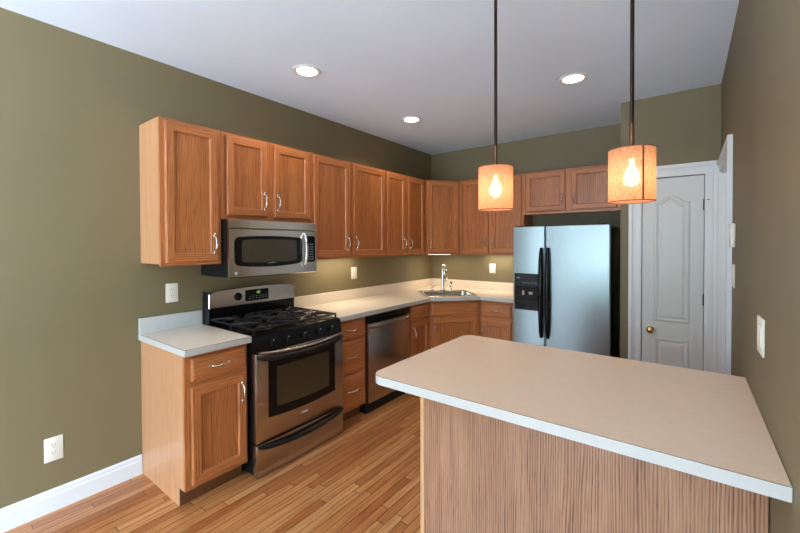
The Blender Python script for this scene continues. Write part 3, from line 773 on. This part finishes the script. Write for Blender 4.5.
MB().loops([[(x, y, hh - .0012) for x, y in o_[1:] + o_[:1]], [(x, y, hh) for x, y in i_[1:] + i_[:1]]], 0, (False, False), False).build('joint_line', M_joint, t)

# ------------------------------------------------------------------ outlets and switches (local front -y)
def plate(name, label, cat, loc, rz, kind, wd=.078, ht=.125):
    t = thing(name, label, cat, loc, rz)
    b = MB().box(-wd / 2, wd / 2, -.006, 0, -ht / 2, ht / 2, 0, .003, 2); b.build('cover_plate', M_plate, t)
    if kind == 'outlet':
        for z in (-.021, .021):
            r = MB().lathe([(.0175, 0), (.0175, -.003), (0, -.003)], (0, -.0055, z), 'y', 18).build('receptacle', M_plate, t)
            MB().box(-.0075, -.0055, -.0092, -.0082, z - .001, z + .008).box(.0055, .0075, -.0092, -.0082, z - .001, z + .008).box(-.002, .002, -.0092, -.0082, z - .011, z - .007).build('slots', M_slot, r)
    else:
        n_ = 2 if kind == 'double' else 1
        for i in range(n_):
            x = (i - (n_ - 1) / 2) * .046
            MB().box(x - .016, x + .016, -.0085, -.005, -.033, .033, 0, .001).build('rocker', M_plate, t)
    return t
plate('wall_outlet', 'ivory outlet low on the left wall above the baseboard', 'outlet', (0.0005, -.434, .348), R90, 'outlet', .082, .135)
plate('wall_outlet', 'ivory outlet above the small countertop left of the range', 'outlet', (0.0005, .192, 1.162), R90, 'outlet', .080, .130)
plate('light_switch', 'ivory switch on the left wall between range and corner', 'switch', (0.0005, 1.998, 1.184), R90, 'single', .085, .125)
plate('light_switch', 'ivory switch on the back wall right of the sink', 'switch', (.90, D - .0005, 1.182), 0, 'single', .080, .118)
plate('light_switch', 'ivory switch beside the doorway casing, lower of two', 'switch', (W - .0005, 1.78, 1.315), -R90, 'single', .12, .125)
plate('light_switch', 'wide ivory switch plate on the right wall above the peninsula', 'switch', (W - .0005, .802, 1.180), -R90, 'double', .125, .125)
t = thing('door_chime_panel', 'ivory wall control beside the doorway casing, upper of two', 'wall control', (W - .0005, 1.78, 1.535), -R90)
MB().box(-.06, .06, -.020, 0, -.064, .064, 0, .004, 2).build('cover', M_plate, t)
MB().box(-.03, .03, -.022, -.019, .0, .035, 0, .001).build('face', M_plate, t)

# ------------------------------------------------------------------ lamps
def can(x, y, label, power):
    t = thing('recessed_light', label, 'ceiling light', (x, y, H), 0, 'recessed ceiling lights')
    MB().lathe([(.098, -.0005), (.098, -.005), (.088, -.008), (.074, -.006), (.070, -.001)], (0, 0, 0), 'z', 36, cap=(False, False)).build('trim_ring', M_canwhite, t)
    MB().lathe([(.0705, -.0008), (.068, -.0045), (.045, -.009), (0, -.0105)], (0, 0, 0), 'z', 36, cap=(True, False)).build('lens', M_lens, t)
    l = bpy.data.lights.new('recessed_lamp', 'SPOT'); l.energy = power; l.color = (1, .84, .66); l.spot_size = 2.6; l.spot_blend = .6; l.shadow_soft_size = .06
    o = bpy.data.objects.new('recessed_lamp', l); COL.objects.link(o); o.parent = t; o.location = (0, 0, -.03)
CANW = 15
can(.680, .822, 'recessed ceiling light above the range, nearest the camera', CANW)
can(.657, 2.145, 'recessed ceiling light farthest back, near the sink corner', CANW)
can(2.160, 2.110, 'recessed ceiling light in front of the refrigerator', CANW)

def pendant(x, y, label, seam_dir, power):
    t = thing('pendant_light', label, 'pendant light', (x, y, 1.656), 0, 'pendants over the peninsula')
    R_, SH = .0808, .206
    sh = MB(); sg = 56; ls = []
    prof = [(R_, 0), (R_, SH), (R_ - .0025, SH), (R_ - .0025, 0), (R_, 0)]
    sh.lathe([(R_, 0), (R_, SH)], (0, 0, 0), 'z', sg, cap=(False, False))
    so = sh.build('lamp_shade', M_shade, t)
    rb = MB()
    for z in (.0015, SH - .0015): rb.lathe([(R_ + .0006, z - .0015), (R_ + .0006, z + .0015), (R_ - .0022, z + .0015), (R_ - .0022, z - .0015), (R_ + .0006, z - .0015)], (0, 0, 0), 'z', sg, cap=(False, False))
    rb.build('shade_rim', M_seam, so)
    s_ = MB(); r2 = R_ + .001
    aa = [seam_dir + (i - 2) * .02 for i in range(5)]
    s_.loops([[(r2 * math.cos(a), r2 * math.sin(a), .003) for a in aa] + [((R_ + .0001) * math.cos(a), (R_ + .0001) * math.sin(a), .003) for a in aa[::-1]],
              [(r2 * math.cos(a), r2 * math.sin(a), SH - .003) for a in aa] + [((R_ + .0001) * math.cos(a), (R_ + .0001) * math.sin(a), SH - .003) for a in aa[::-1]]])
    s_.build('seam', M_seam, so)
    cr_ = MB()
    for k in range(3):
        a = k * 2 * PI / 3; cr_.tube([(.012 * math.cos(a), .012 * math.sin(a), SH - .012), ((R_ - .001) * math.cos(a), (R_ - .001) * math.sin(a), SH - .006)], .0018, 6)
    cr_.build('spider', M_bronze, t)
    MB().lathe([(.012, SH - .03), (.020, SH - .03), (.020, SH - .005), (.014, SH + .004), (.010, SH + .006)], (0, 0, 0), 'z', 20).build('socket', M_bronze, t)
    MB().tube([(0, 0, SH), (0, 0, SH + .10)], .0085, 12).build('lower_stem', M_bronze2, t)
    MB().tube([(0, 0, SH + .10), (0, 0, H - 1.656 - .02)], .0075, 12).build('rod', M_bronze, t)
    MB().lathe([(.0, -.035), (.02, -.033), (.058, -.018), (.062, -.001)], (0, 0, H - 1.656), 'z', 28, cap=(False, True)).build('canopy', M_bronze, t)
    MB().lathe([(.010, .165), (.011, .140), (.020, .122), (.028, .102), (.030, .086), (.026, .070), (.015, .059), (.0, .056)], (0, 0, .004), 'z', 24, cap=(True, False)).build('bulb', M_bulb, t)
    l = bpy.data.lights.new('pendant_lamp', 'POINT'); l.energy = power; l.color = (1, .60, .32); l.shadow_soft_size = .04
    o = bpy.data.objects.new('pendant_lamp', l); COL.objects.link(o); o.parent = t; o.location = (0, 0, .035)
pendant(2.111, .78, 'burlap drum pendant hanging farther left over the peninsula', math.radians(60), .45)
pendant(2.673, .78, 'burlap drum pendant hanging nearer the right wall, vertical seam facing out', math.radians(-57), .45)

def bar(loc, rz, L, label, power, th=.026):
    t = thing('under_cabinet_light', label, 'under-cabinet light', loc, rz, 'under-cabinet lights')
    MB().box(-L / 2, L / 2, -.03, .03, -th + .004, -.0005, 0, .002).build('housing', M_canwhite, t)
    MB().box(-L / 2 + .01, L / 2 - .01, -.028, .024, -th, -th + .0045, 0, .001).build('lens', M_bar, t)
    l = bpy.data.lights.new('bar_lamp', 'AREA'); l.shape = 'RECTANGLE'; l.size = L * .9; l.size_y = .04; l.energy = power; l.color = (1, .88, .68)
    o = bpy.data.objects.new('bar_lamp', l); COL.objects.link(o); o.parent = t; o.location = (0, 0, -th - .003)
bar((.14, 1.70, UB + .012), R90, .60, 'slim light bar under the wide wall cabinet right of the microwave', 2, .011)
bar((.315, D - .315, UB + .012), PI / 4, .30, 'slim light bar under the corner wall cabinet', 1.7, .02)
bar((1.02, D - .14, UB + .012), 0, .45, 'slim light bar under the back wall cabinet by the refrigerator', 1.7, .011)
